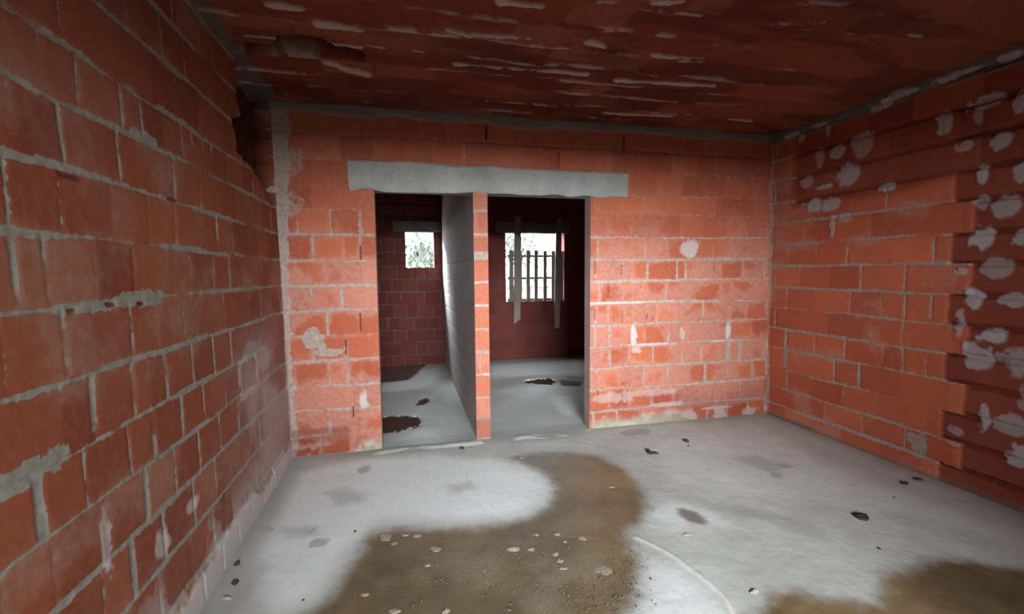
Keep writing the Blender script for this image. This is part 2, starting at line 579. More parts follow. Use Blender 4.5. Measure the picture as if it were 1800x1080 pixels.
def left_fn(u, v):
    lines = [-.03, .16, .36, .575, .77, .96, 1.165, 1.37, 1.57, 1.765, 1.96, 2.125, 2.335, 2.535, 2.72, 2.95]
    ex = {6: [(1.51, .02), (1.83, .008)], 5: [(1.60, .028), (1.81, .022), (2.03, .022), (2.26, .012), (2.49, .016), (2.72, .02)],
          4: [(1.37, .035), (1.91, .03), (2.13, .025), (2.34, .012), (2.6, .012)], 3: [(1.39, .016), (1.61, .03), (1.83, .028), (2.04, .01), (2.26, .016), (2.49, .02), (2.75, .02)],
          2: [(1.72, .03), (1.92, .022), (2.17, .014), (2.4, .012)], 10: [(1.67, .012), (1.89, .018), (2.33, .014), (2.55, .01)], 9: [(1.58, .014), (2.23, .014), (2.48, .016)],
          8: [(1.37, .010), (2.0, .004)], 7: [(1.37, .022), (2.56, .006), (3.36, .006)]}
    d, tone, h, k, m, dv, du = masonry(u, v, lines, .22, 41, hj=.024, vj=.012, extra=ex, faint=.6, warp=.007)
    n = len(u)
    hi = sst(.95, 1.6, v)
    sm = smear_mask(u, v, d, 47, .50, .78, .10)
    sm = np.maximum(sm, .55 * sst(.9, .2, v) * fbm(u * 5, v * 5, 48))
    sm = np.maximum(sm, 1.2 * sst(2.3, 3.3, u) * sst(1.35, .8, v) * sst(.25, .55, fbm(u * 4, v * 4, 46)))  # film grows toward the low far corner, painting in the light there
    # mortar droppings squeezed out of the bed joints, scraped upwards at the perpends
    m = np.maximum(m, blob(u, v, 1.90, 1.375, .17, .030, 49) * .9)
    for (cu, cv, ru, rv) in ((1.62, 1.365, .16, .02), (1.33, .97, .16, .035), (3.05, 1.0, .16, .05), (2.02, 1.98, .1, .02)):
        m = np.maximum(m, blob(u, v, cu, cv, ru, rv, 50) * .8)
    ring = np.abs(np.maximum(np.abs(u - 2.98) / .15, np.abs(v - .86) / .10) - 1)
    pale = .6 * sst(.30, .05, ring + .7 * (fbm(u * 20, v * 20, 51) - .5)) * sst(3.3, 3.1, u)
    pale = np.maximum(pale, .5 * blob(u, v, 3.28, .90, .12, .10, 51))
    pale = np.maximum(pale, .42 * sst(2.2, 3.2, u) * sst(1.3, .7, v) * sst(.30, .6, fbm(u * 3, v * 4, 45, 5)))  # pale film standing in for light low by the far corner
    # pale cement fillet along the floor
    fil = sst(.03, -.02, v - (.03 + .20 * fbm(u * 2.2, v * 0, 52, 4)) + .05 * (fbm(u * 14, v * 14, 53) - .5))
    pale = np.maximum(pale, .95 * fil)
    pale = np.maximum(pale, .55 * sst(.45, .1, v) * sst(.52, .62, fbm(u * 6, v * 7, 54)))
    for (cu, cv, ru, rv) in ((1.90, .45, .05, .05), (1.60, .63, .025, .10), (2.16, .47, .06, .03)):
        pale = np.maximum(pale, .6 * blob(u, v, cu, cv, ru, rv, 55))
    # mortar bead in the corner to the far wall
    cor = sst(.030, .01, (YF - u) + .04 * (fbm(u * 9, v * 9, 56) - .5)) * sst(1.7, 1.3, v)
    pale = np.maximum(pale, .8 * cor)
    # broken-out chase beside the corner, under the ceiling
    sv = sd_poly(u, v, VOID) + .09 * (fbm(u * 10, v * 12, 57, 5) - .5)
    vo = sst(.005, -.006, sv)
    conc = sst(.02, -.01, 2.735 - v + .07 * (fbm(u * 5, v * 5, 58) - .5)) * .7 * sst(2.0, 2.5, u)
    conc = np.maximum(conc, .8 * sst(.03, .0, sv) * sst(2.55, 2.7, v) * (1 - vo))
    h = h + fil * .014 + pale * .003 + cor * .010 - vo * (.17 + .10 * (fbm(u * 9, np.floor(v * 5) * 3.3, 59) - .5) + .03 * fbm(u * 30, v * 30, 60))
    # old open slits in a few bed joints
    sl = 0 * u
    for (cu, cv, hw_) in ((1.60, 1.745, .035), (2.2, 1.775, .03), (1.73, 1.367, .012), (1.90, 1.355, .01), (1.55, 1.36, .008)):
        sl = np.maximum(sl, sst(.010, .005, np.abs(v - cv)) * sst(hw_ + .02, hw_, np.abs(u - cu)))
    h = h * .6 - sl * .006
    return h, pack(n, (.15 + .7 * tone) * (1 - .35 * vo), m * (1 - vo) * (1 - sl), pale * (1 - vo), sm * (1 - vo)), pack(n, 0, np.maximum(sl * .9, vo), 0 * u, conc)  # chase interior darkened in colour to stand in for its shade


def build_left_wall():
    s = Sheet()
    us = axis_coords([REAR_Y - .1, 1.1, YF + .01], lambda a: .03 if a < 1 else .008)
    vs = axis_coords([-.03, ZT], .008)
    s.grid(us, vs, lambda u, v, h: np.stack([left_x(v) + h, u, v], 1), left_fn)
    cs = axis_coords([REAR_Y - .1, YF + .01], .3), axis_coords([-.03, ZT], .3)
    s.grid(cs[0], cs[1], lambda u, v, h: np.stack([left_x(v) - .36, u, v], 1), const_fn(.4))
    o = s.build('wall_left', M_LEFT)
    tag(o, 'dim brick wall along the left with wide grey mortar joints', 'wall', kind='structure')


# ------------------------------------------------------------------ right wall
LUMPS = [(1520, 253, 42, 42), (1495, 308, 38, 36), (1477, 267, 28, 22), (1447, 277, 14, 30), (1433, 362, 30, 24), (1467, 358, 26, 24), (1423, 320, 20, 22), (1455, 328, 26, 9),
         (1565, 330, 28, 14), (1466, 398, 9, 40), (1490, 383, 24, 16), (1667, 217, 28, 38), (1742, 178, 54, 24), (1724, 205, 16, 34), (1797, 180, 26, 40), (1763, 247, 36, 30), (1700, 257, 30, 20),
         (1730, 307, 20, 32), (1797, 303, 22, 38), (1768, 362, 54, 40), (1728, 357, 24, 26), (1727, 418, 42, 40), (1795, 415, 30, 32), (1756, 472, 52, 34), (1710, 525, 36, 38),
         (1782, 528, 46, 26), (1688, 567, 16, 44), (1744, 590, 50, 28), (1718, 628, 56, 44), (1784, 637, 54, 50), (1798, 700, 20, 44), (1729, 735, 18, 46), (1776, 748, 54, 40),
         (1680, 758, 24, 14), (1790, 803, 44, 36), (1693, 478, 22, 14), (1590, 165, 30, 16), (1568, 180, 22, 16), (1398, 238, 24, 10), (1415, 243, 10, 14), (1462, 229, 7, 26)]
LUMP_UV = []
for (cu, cv, w_, h_) in LUMPS:
    p = px(cu, cv, 0, XR)
    pa, pb = px(cu - w_ / 2, cv, 0, XR), px(cu + w_ / 2, cv, 0, XR)
    pc, pd = px(cu, cv - h_ / 2, 0, XR), px(cu, cv + h_ / 2, 0, XR)
    LUMP_UV.append((p[1], p[2], abs(pa[1] - pb[1]) / 2, abs(pc[2] - pd[2]) / 2))
_r = random.Random(5)
for k in range(13):                           # the same toothed strip carries on towards the viewer
    for c in range(4):
        LUMP_UV.append((1.66 - c * .24 + (.06 if k % 2 else -.04) + _r.uniform(-.03, .03), .26 + .2 * k + _r.uniform(-.03, .03), _r.uniform(.035, .07), _r.uniform(.05, .08)))


def right_fn(u, v):
    lines = [-.03, .12, .30, .49, .69, .885, 1.085, 1.285, 1.485, 1.685, 1.885, 2.085, 2.29, 2.49, 2.68, 2.95]
    ex = {6: [(3.6, .016), (2.55, .016), (2.97, .012)], 7: [(2.89, .02)], 5: [(3.74, .02), (2.8, .004)], 4: [(3.6, .035), (2.55, .012)], 3: [(3.09, .016), (2.87, .024)]}
    d, tone, h, k, m, dv, du = masonry(u, v, lines, .30, 61, hj=.022, vj=.012, extra=ex, faint=.75, warp=.008)
    n = len(u)
    sm = smear_mask(u, v, d, 67, .56, .80, .10)
    sm = np.maximum(sm, .5 * blob(u, v, 2.35, 1.42, .12, .1, 68))
    # toothed strip: courses end alternately; beyond it the joints are deep and the brick is older and darker
    edge = 2.22 + np.where(k % 2 == 0, .07, -.05)
    old = sst(.012, -.012, u - edge + .02 * (fbm(u * 20, v * 20, 69) - .5))
    up = sst(2.0, 2.08, v + .1 * (fbm(u * 3, v * 3, 70) - .5)) * sst(3.62, 3.5, u)  # upper zone above the light cutoff, shade painted in as darker brick
    old_or_shade = np.maximum(old, up * .8)
    raked = sst(.024, .018, dv + .012 * (fbm(u * 20, v * 20, 75) - .5)) * old_or_shade
    pale = 0 * u
    for i, (cu, cv, ru, rv) in enumerate(LUMP_UV):
        pale = np.maximum(pale, blob(u, v, cu, cv, ru, rv, 76 + i % 5, .3) * (.55 + .45 * ((i * 37 % 10) / 9)))
    lump = pale.copy()
    # beads of mortar under the ceiling and a thin pale bed joint low on the wall
    conc = sst(.012, -.012, 2.655 - v + .05 * (fbm(u * 4, v * 0, 77) - .5))
    for (cu, cv, ru) in ((2.62, 2.70, .10), (2.30, 2.70, .13), (2.05, 2.70, .06), (2.82, 2.66, .05), (3.3, 2.69, .06)):
        pale = np.maximum(pale, .8 * blob(u, v, cu, cv, ru, .022, 78))
    low = sst(.010, .004, np.abs(v - (.125 + .012 * (fbm(u * 6, v * 0, 79) - .5)))) * sst(2.3, 2.45, u)
    pale = np.maximum(pale, .65 * low)
    cor = sst(.03, .01, (YF - u) + .04 * (fbm(u * 9, v * 9, 90) - .5))
    pale = np.maximum(pale, cor * .7 * sst(.46, .56, fbm(u * 2, v * 7, 91)) * sst(1.0, 1.3, v) * sst(1.9, 1.6, v))
    m = np.maximum(m, cor * .8)
    for (cu, cv, ru, rv) in ((3.6, .60, .025, .08), (2.42, .20, .06, .09), (2.2, .3, .05, .03)):
        m = np.maximum(m, blob(u, v, cu, cv, ru, rv, 92) * .8)
    gr = sst(.05, .0, v + .04 * (fbm(u * 6, v * 6, 93) - .5))
    h = h * (1 - old) - old * .012 - raked * (.006 + .014 * old) + lump * .010 + conc * .015 + cor * .01 + gr * .02
    m = m * (1 - .9 * old_or_shade)
    return h, pack(n, .2 + .7 * tone, m, pale, sm * (1 - old_or_shade)), pack(n, 0, np.maximum(old_or_shade * .75, raked), gr * .0, np.maximum(conc, gr * .8))


def build_right_wall():
    s = Sheet()
    us = axis_coords([REAR_Y - .1, 1.3, YF + .02], lambda a: .03 if a < 1 else .008)
    vs = axis_coords([-.03, ZT], .008)
    s.grid(us, vs, lambda u, v, h: np.stack([XR - h - .012 * v, u, v], 1), right_fn)
    cs = axis_coords([REAR_Y - .1, YF + .01], .3), axis_coords([-.03, ZT], .3)
    s.grid(cs[0], cs[1], lambda u, v, h: np.stack([np.full(len(u), XR + .2), u, v], 1), const_fn(.4))
    o = s.build('wall_right', M_RIGHT)
    tag(o, 'brick wall along the right with white mortar lumps at its near end', 'wall', kind='structure')


# ------------------------------------------------------------------ rear wall with the wide opening behind the viewer
def simple_fn(seed, pitch=.24, lines=LINES, **kw):
    def fn(u, v):
        d, tone, h, k, m, dv, du = masonry(u, v, lines, pitch, seed, **kw)
        return h, pack(len(u), tone, m, 0, smear_mask(u, v, d, seed + 9)), pack(len(u))
    return fn


def build_rear_wall():
    s = Sheet()
    us = axis_coords([XL - .2, DOOR_X0, DOOR_X1, XR + .2], .03)
    vs = axis_coords([-.03, DOOR_H, ZT], .03)
    hole = [(DOOR_X0, DOOR_X1, -1, DOOR_H)]
    s.grid(us, vs, lambda u, v, h: np.stack([u, REAR_Y + h, v], 1), simple_fn(101), hole)
    s.grid(us, vs, lambda u, v, h: np.stack([u, REAR_Y - .15 - h, v], 1), simple_fn(102), hole)
    t = axis_coords([0, .15], .05)
    vv = axis_coords([-.03, DOOR_H], .03)
    for x in (DOOR_X0, DOOR_X1):
        s.grid(t, vv, lambda u, v, h, x=x: np.stack([np.full(len(u), x), REAR_Y - u, v], 1), const_fn(.5))
    uu = axis_coords([DOOR_X0, DOOR_X1], .1)
    s.grid(uu, t, lambda u, v, h: np.stack([u, REAR_Y - v, np.full(len(u), DOOR_H)], 1), const_fn(.5))
    o = s.build('wall_rear', M_BRICK)
    tag(o, 'brick wall behind the viewer with a wide open entrance', 'wall', kind='structure')


# ------------------------------------------------------------------ veranda outside the rear opening, added to block the rear sky
def build_sky_blocker():
    s = Sheet()
    s.grid(axis_coords([XL - .3, XR + .3], .1), axis_coords([-5.2, REAR_Y - .1], .1), lambda u, v, h: np.stack([u, v, np.full(len(u), 3.05)], 1), simple_fn(201, .3, [-6 + .25 * i for i in range(30)]))
    for x in (XL - .3, XR + .3):
        s.grid(axis_coords([-5.2, REAR_Y - .1], .1), axis_coords([-.1, 3.05], .1), lambda u, v, h, x=x: np.stack([np.full(len(u), x), u, v], 1), simple_fn(202))
    s.grid(axis_coords([XL - .3, XR + .3], .1), axis_coords([-.1, 3.05], .1), lambda u, v, h: np.stack([u, np.full(len(u), -5.2), v], 1), simple_fn(203))
    tag(s.build('wall_sky_blocker', M_BRICK), 'brick veranda added behind the viewer to block the rear sky', 'enclosure', kind='structure')


# ------------------------------------------------------------------ back rooms
def build_back_rooms():
    # partition between the two rooms; its narrow end stands in the doorway under the lintel
    s = Sheet()
    yv = axis_coords([YF - .004, YB], .014)
    vv = axis_coords([-.03, ZT], .012)
    f1 = simple_fn(111, .34, hj=.016, vj=.01, recess=.008, faint=.6)

    def part_fn(u, v):
        h, A, B = f1(u, v)
        A[:, 3] = np.maximum(A[:, 3], .75 + .25 * fbm(u * 3, v * 3, 113))
        A[:, 1] *= sst(6.0, 5.0, u)
        A[:, 2] = .8 + .2 * sst(.3, .6, fbm(u * 2, v * 2, 114))  # pale coat over this face stands in for window light
        B[:, 1] = sst(5.2, 6.2, u) * sst(.008, .0, np.minimum.reduce([np.abs(v - l) for l in LINES]) - .004)
        h = h * sst(YF - .004, YF + .02, u)
        return h, A, B
    s.grid(yv, vv, lambda u, v, h: np.stack([OPEN_L[1] - h + .001 * u, u, v], 1), part_fn)
    s.grid(yv, vv, lambda u, v, h: np.stack([OPEN_R[0] + h, u, v], 1), f1)
    xe = axis_coords([OPEN_L[1], OPEN_R[0]], .0103)
    ve = axis_coords([-.03, OPEN_T + .01], .010)

    def end_fn(u, v):
        lines = [-.05, .19, .37, .57, .77, .97, 1.17, 1.37, 1.57, 1.77, 1.97, 2.2]
        d, tone, h, k, m, dv, du = masonry(u + 7.07, v, lines, .9, 117, hj=.02, vj=.0, recess=.004, faint=1.)
        n = len(u)
        pale = .5 * sst(.012, .004, dv) * sst(.5, .6, fbm(u * 8, v * 8, 118))
        sm = .35 + .5 * smear_mask(u, v, d, 119)
        dampb = sst(.205, .19, v) * .6
        pad = sst(.045, .02, np.abs(v - 1.60)) * .8 + sst(.03, .01, v) * .6
        h = h * sst(OPEN_L[1], OPEN_L[1] + .012, u) * sst(OPEN_R[0], OPEN_R[0] - .012, u)
        return h, pack(n, .4 + .6 * tone, np.maximum(m, pad), pale, sm), pack(n, sst(.03, .0, v) * .6, 0, dampb)
    s.grid(xe, ve, lambda u, v, h: np.stack([u, YF - .004 - h, v], 1), end_fn)
    o = s.build('wall_partition', M_BRICK)
    tag(o, 'one-brick partition wall whose end stands between the two doorways', 'wall', kind='structure')

    # outer wall with the two windows
    s = Sheet()
    holes = [WIN_S, WIN_B]
    us = axis_coords([XL - .1, WIN_S[0], WIN_S[1], WIN_B[0], WIN_B[1], XR + .2], .014)
    vs = axis_coords([-.03, WIN_B[2], WIN_S[2], WIN_B[3], ZT], .014)

    def outer_fn(u, v):
        d, tone, h, k, m, dv, du = masonry(u, v, LINES, .20, 121, hj=.024, vj=.024, recess=.018, faint=.1)
        n = len(u)
        rt = sst(.62, .7, u)
        sm = .25 * smear_mask(u, v, d, 122)
        m2 = np.maximum(m * (1 - rt * .85), 0)
        for (cu, cv, ru, rv) in ((1.75, .62, .04, .10), (1.72, .8, .12, .06), (1.5, 1.3, .04, .25), (1.55, .45, .05, .04), (2.0, .5, .05, .03), (1.75, .2, .02, .08)):
            sm = np.maximum(sm, .5 * blob(u, v, cu, cv, ru, rv, 123))
        return h * (1 - rt * .7), pack(n, .2 + .6 * tone, m2, 0, sm), pack(n)
    s.grid(us, vs, lambda u, v, h: np.stack([u, YB - h, v], 1), outer_fn, holes)
    ub, vb = axis_coords([XL - .1, WIN_S[0], WIN_S[1], WIN_B[0], WIN_B[1], XR + .2], .1), axis_coords([-.03, WIN_B[2], WIN_S[2], WIN_B[3], ZT], .1)
    s.grid(ub, vb, lambda u, v, h: np.stack([u, np.full(len(u), YB + .15), v], 1), const_fn(.5), holes)
    t = axis_coords([0, .15], .03)
    for (a, b, c, d) in holes:
        vv2, uu2 = axis_coords([c, d], .05), axis_coords([a, b], .05)
        for x in (a, b):
            s.grid(t, vv2, lambda u, v, h, x=x: np.stack([np.full(len(u), x), YB + u, v], 1), const_fn(.6))
        for z in (c, d):
            s.grid(uu2, t, lambda u, v, h, z=z: np.stack([u, YB + v, np.full(len(u), z)], 1), const_fn(.6))
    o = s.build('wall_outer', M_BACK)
    tag(o, 'dark brick wall of the back rooms with two window holes', 'wall', kind='structure')
    for nm, x, lab in (('wall_outer_left', XL - .02, 'dark brick side wall of the small back room'), ('wall_outer_right', 3.45, 'dark brick side wall of the back room with the barred window')):
        s = Sheet()
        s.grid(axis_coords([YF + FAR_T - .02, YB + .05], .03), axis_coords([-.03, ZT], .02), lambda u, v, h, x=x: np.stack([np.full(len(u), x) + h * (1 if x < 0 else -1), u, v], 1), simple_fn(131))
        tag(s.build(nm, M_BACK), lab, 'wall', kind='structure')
    s = Sheet()
    s.grid(axis_coords([XL - .1, XR + .2], .05), axis_coords([YF + .02, YB + .15], .05), lambda u, v, h: np.stack([u, v, ZC + .004 + 0 * u], 1), simple_fn(141, .4, [3.0 + .25 * i for i in range(20)]))
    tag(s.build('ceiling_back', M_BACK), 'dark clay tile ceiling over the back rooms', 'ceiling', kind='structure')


# ------------------------------------------------------------------ ceiling of clay infill blocks
SLOT = [tuple(px(u, v, 2, ZC)[:2]) for u, v in ((403, 73), (432, 96), (500, 97), (560, 100), (640, 112), (641, 97), (600, 80), (560, 65), (520, 62), (490, 63), (482, 80), (440, 78))]


def ceil_fn(x, y):
    lines = [-1.6 + .22 * i + .01 * math.sin(i * 3.3) for i in range(26)]
    rot = y + .012 * x
    d, tone, h, k, m, dv, du = masonry(x, rot, lines, .33, 151, hj=.014, vj=.006, faint=.75, recess=.004, warp=.012, jit=.07)
    n = len(x)
    rs = np.random.RandomState(3)
    tilt = rs.uniform(-1, 1, 40)[k % 40]
    step = (vnoise(x * 2.6, k * 5.3 + .4, 152) - .5) * .022 + tilt * .005
    # torn mortar combs hanging along the block rows
    rid = sst(.045, .0, dv + .03 * (fbm(x * 7, y * 16, 153) - .5))
    comb = rid * sst(.46, .58, fbm(x * 3.0, k * 3.7 + y * 1.2, 154, 4)) * sst(3.4, 1.5, x + .9 * (fbm(x * 2, y * 2, 155) - .5))
    pale = .9 * comb * sst(.42, .56, fbm(x * 7, y * 26, 156, 5))
    for (a, b, hw_) in (((800, 111), (950, 121), .016), ((955, 121), (1030, 128), .02), ((1085, 138), (1180, 143), .022), ((1180, 143), (1255, 148), .020), ((560, 38), (630, 50), .022), ((565, 70), (632, 82), .016),
                        ((785, 48), (825, 60), .016), ((830, 56), (930, 62), .016), ((1035, 72), (1062, 82), .025), ((1150, 92), (1235, 102), .018), ((580, 112), (645, 132), .035), ((470, 5), (530, 14), .022),
                        ((1285, 208), (1320, 212), .010), ((1430, 40), (1450, 36), .01), ((1600, 55), (1620, 60), .012), ((880, 2), (950, 8), .02), ((1150, 4), (1200, 0), .02), ((1060, 198), (1180, 202), .012)):
        P = [tuple(px(*a, 2, ZC)[:2]), tuple(px(*b, 2, ZC)[:2])]
        dd = sd_line(x, y, P) + .06 * (fbm(x * 9, y * 20, 157, 5) - .5)
        w_ = sst(hw_ + .005, hw_ - .006, dd)
        pale = np.maximum(pale, w_ * .95)
        comb = np.maximum(comb, w_)
    sm = .55 * sst(.46, .66, fbm(x * 2.6, y * 8, 158, 5))
    sm = np.maximum(sm, .85 * sst(1.9, 2.8, x + .5 * (fbm(x * 2, y * 2, 159) - .5)) * sst(3.7, 3.2, y))
    sl = sst(.004, -.008, sd_poly(x, y, SLOT) + .02 * (fbm(x * 10, y * 16, 160) - .5))
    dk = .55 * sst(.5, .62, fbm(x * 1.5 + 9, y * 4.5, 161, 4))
    sm = np.maximum(sm, .75 * (tone > .72) * sst(.004, .012, d))
    z = ZC + (step - comb * .014 - h) * (1 - sl) + sl * .13
    edge = np.minimum(np.minimum(YF - y, x - XL), XR - x)
    conc = .75 * sst(.05, .02, edge + .03 * (fbm(x * 8, y * 8, 162) - .5))
    return z, pack(n, .05 + .5 * tone, m * .35, pale * (1 - sl), sm * (1 - sl) ** 2), pack(n, 0, np.maximum(dk, sl), 0, conc * (1 - sl))  # slot also coloured dark, painting in the shade inside it


def build_ceiling():
    s = Sheet()
    xs = axis_coords([XL - .38, XR + .1], .011)
    ys = axis_coords([REAR_Y - .2, 1.2, YF + .05], lambda a: .04 if a < 1 else .010)
    s.grid(xs, ys, lambda u, v, h: np.stack([u, v, h], 1), ceil_fn)
    s.grid(axis_coords([XL - .2, XR + .2], .3), axis_coords([REAR_Y - .2, YB + .2], .3), lambda u, v, h: np.stack([u, v, np.full(len(u), ZC + .16)], 1), const_fn(.4))
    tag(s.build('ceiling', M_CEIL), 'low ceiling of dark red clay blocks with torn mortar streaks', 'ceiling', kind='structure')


# ------------------------------------------------------------------ floor
WET_MAIN = floor_px([(520, 1090), (560, 1065), (600, 1020), (632, 975), (640, 950), (655, 935), (690, 926), (760, 928), (830, 928), (890, 922), (935, 908), (966, 888), (979, 862), (966, 838), (932, 818), (895, 803),
                     (930, 797), (1000, 795), (1060, 805), (1100, 828), (1128, 858), (1139, 888), (1130, 918), (1104, 934), (1114, 955), (1124, 995), (1118, 1040), (1105, 1075), (1090, 1180), (560, 1180)])
WET_RIGHT = floor_px([(1305, 1085), (1365, 1052), (1400, 1047), (1470, 1054), (1540, 1060), (1556, 1042), (1550, 1012), (1580, 1000), (1625, 983), (1700, 983), (1760, 995), (1830, 1000), (1990, 1180), (1280, 1180)])
WET_SPOT = floor_px([(1188, 893), (1200, 891), (1225, 900), (1246, 917), (1236, 922), (1210, 917), (1193, 903)])
DRY_LOBE = floor_px([(430, 1000), (520, 830), (640, 806), (760, 800), (880, 806), (950, 825), (978, 858), (962, 885), (900, 915), (760, 920), (670, 918), (620, 970), (560, 1050), (480, 1090)])
DRY_RIGHT = floor_px([(1118, 975), (1200, 1000), (1270, 1060), (1300, 1090), (1280, 1180), (1105, 1180), (1118, 1050)])
DRY_STRIPE = floor_px([(1120, 890), (1180, 880), (1260, 900), (1300, 930), (1180, 935), (1125, 930)])
DRY_FAR = floor_px([(1150, 780), (1330, 745), (1480, 830), (1700, 900), (1790, 960), (1560, 900), (1400, 880), (1300, 870), (1180, 850)])
GREYS = [floor_px(p) for p in ([(575, 868), (610, 860), (650, 868), (640, 882), (590, 890)], [(1230, 882), (1290, 884), (1370, 900), (1440, 925), (1470, 960), (1430, 950), (1330, 912), (1250, 895)],
                               [(1280, 805), (1330, 800), (1380, 822), (1350, 832)], [(400, 960), (440, 940), (470, 1000), (420, 1080), (350, 1085)], [(440, 930), (500, 820), (530, 830), (480, 920)],
                               [(785, 855), (830, 845), (835, 862), (795, 868)], [(500, 930), (545, 925), (560, 938), (510, 945)])]
SPOTS = [(558, 956, 14, 7), (548, 934, 8, 4), (1366, 837, 12, 4), (640, 826, 12, 5), (1378, 820, 12, 4), (1120, 760, 34, 5), (470, 930, 10, 5)]
RIDGE = floor_px([(1116, 946), (1150, 960), (1185, 980), (1215, 1003), (1245, 1026), (1275, 1055), (1290, 1085)])


def floor_fn(x, y):
    n = len(x)
    wob = .10 * (fbm(x * 5, y * 5, 171, 5) - .5)
    wobf = .05 * (fbm(x * 16, y * 16, 172, 4) - .5)
    spk = .10 * (fbm(x * 45, y * 30, 170, 3) - .5)
    a = sd_poly(x, y, WET_MAIN) + wob * .6 + wobf
    b = sd_poly(x, y, WET_RIGHT) + wob + wobf
    c = sd_poly(x, y, WET_SPOT) + wobf * .5
    wet = np.maximum(np.maximum(sst(.07, -.07, a + spk * .4), sst(.08, -.06, b + spk * .4)), sst(.025, -.03, c) * .8)
    halo = .45 * np.maximum(sst(.20, .0, a + wob), sst(.2, .0, b + wob))
    dust = np.maximum.reduce([.9 * sst(.08, -.10, sd_poly(x, y, DRY_LOBE) + wob), .75 * sst(.07, -.10, sd_poly(x, y, DRY_RIGHT) + wob), .65 * sst(.05, -.08, sd_poly(x, y, DRY_STRIPE) + wob), .30 * sst(.1, -.1, sd_poly(x, y, DRY_FAR) + wob)])
    patch = 0 * x
    for g in GREYS:
        patch = np.maximum(patch, .42 * sst(.05, -.05, sd_poly(x, y, g) + wob * .6 + wobf + spk * .4))
    for (u_, v_, w_, h_) in SPOTS:
        p, q1, q2 = px(u_, v_, 2, 0), px(u_ + w_, v_, 2, 0), px(u_, v_ + h_, 2, 0)
        patch = np.maximum(patch, .55 * blob(x, y, p[0], p[1], abs(q1[0] - p[0]), abs(q2[1] - p[1]) + .01, 173))
    front = sst(YF + .05, YF - .05, y)
    patch = np.maximum(patch, halo * .5 * front)
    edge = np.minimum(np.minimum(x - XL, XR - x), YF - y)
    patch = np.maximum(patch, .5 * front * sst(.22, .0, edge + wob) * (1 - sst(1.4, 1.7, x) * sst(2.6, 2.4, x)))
    # back rooms: sheets of water, wet screed, dry ridges
    back = 1 - front
    pool1 = sd_poly(x, y, floor_px([(660, 735), (690, 731), (735, 733), (738, 748), (700, 757), (678, 762), (640, 765)])) + .5 * wob + wobf * 1.5 + spk
    pool2 = sd_poly(x, y, floor_px([(918, 672), (935, 668), (965, 665), (978, 670), (970, 676), (940, 675)])) + .5 * wob + wobf * 1.5 + spk
    pool3 = sd_poly(x, y, floor_px([(735, 704), (748, 700), (757, 704), (745, 712), (732, 712)])) + wobf
    pool4 = sd_poly(x, y, floor_px([(640, 645), (745, 640), (735, 655), (715, 668), (668, 672), (640, 672)])) + wob
    pool5 = sd_poly(x, y, floor_px([(985, 668), (1022, 672), (1022, 680), (990, 678)])) + wob * .5
    water = back * np.maximum.reduce([sst(.03, -.02, pool1), sst(.03, -.02, pool2), sst(.02, -.02, pool3), .9 * sst(.06, -.04, pool4), .6 * sst(.04, -.04, pool5)])
    dry1 = sd_poly(x, y, floor_px([(668, 678), (720, 668), (735, 650), (775, 645), (770, 665), (750, 683), (700, 688), (668, 690)])) + wob
    dry2 = sd_poly(x, y, floor_px([(860, 642), (1022, 632), (1022, 660), (940, 660), (862, 664)])) + wob
    dry3 = sd_poly(x, y, floor_px([(965, 697), (1000, 695), (1012, 720), (1010, 732), (990, 730), (975, 712)])) + wob
    dryb = back * np.maximum.reduce([sst(.08, -.08, dry1), sst(.08, -.08, dry2), .8 * sst(.06, -.06, dry3)])
    dust = np.maximum(dust * front, dryb * .75)
    patch = np.maximum(patch, back * .22 * (1 - dryb))
    wetz = np.where(x < OPEN_L[1] + .06, .80, .35 + .6 * sst(4.9, 5.6, y) * sst(6.6, 6.2, y))
    sheen = back * (1 - dryb) * wetz * (.75 + .5 * fbm(x * 3, y * 3, 174))
    # broken threshold: dark damp strip, pale torn edge
    thr = np.abs(y - (YF - .05 + .06 * (fbm(x * 4, y * 0, 175) - .5)))
    indoor = sst(OPEN_L[0] - .1, OPEN_L[0], x) * sst(OPEN_R[1] + .05, OPEN_R[1], x)
    torn = indoor * sst(.06, .02, thr + .03 * (fbm(x * 20, y * 20, 176) - .5)) * sst(.42, .58, fbm(x * 4, y * 9, 177))
    dust = np.maximum(dust, torn * .45)
    patch = np.maximum(patch, indoor * .6 * sst(.16, .05, np.abs(y - YF - .08)))
    green = front * (.30 * sst(.10, .0, np.abs(edge - .02)) * sst(1.55, 1.7, x) * sst(2.6, 2.3, x) + .35 * sst(.2, .02, YF - y) * sst(-.6, -.4, x) * sst(.3, .0, x))
    gp = px(1133, 885, 2, 0)
    green = np.maximum(green, .45 * blob(x, y, gp[0], gp[1], .025, .12, 178))
    grit = 0 * x
    for (u_, v_, rx, ry) in ((1095, 985, .22, .25), (910, 985, .2, .16), (1040, 1040, .3, .2), (1080, 1070, .2, .12), (1000, 920, .3, .12), (830, 1000, .25, .15)):
        p = px(u_, v_, 2, 0)
        grit = np.maximum(grit, blob(x, y, p[0], p[1], rx, ry, 179))
    grit *= wet * sst(.30, .68, fbm(x * 6, y * 6, 186, 5))
    ridge = sst(.016, .003, sd_line(x, y, RIDGE) + .006 * (fbm(x * 20, y * 20, 180) - .5)) * .8
    h = .012 * (fbm(x * 1.3, y * 1.3, 181) - .5) + .006 * (fbm(x * 7, y * 7, 182) - .5) + .002 * (fbm(x * 40, y * 40, 183) - .5)
    h = h * (1 - water) - .006 * water - .004 * wet + ridge * .006 + torn * .014 + grit * .004 * (fbm(x * 70, y * 70, 184) - .3)
    return h, pack(n, wet * front, dust, patch * (1 - wet), water), pack(n, green, grit, ridge, sheen)


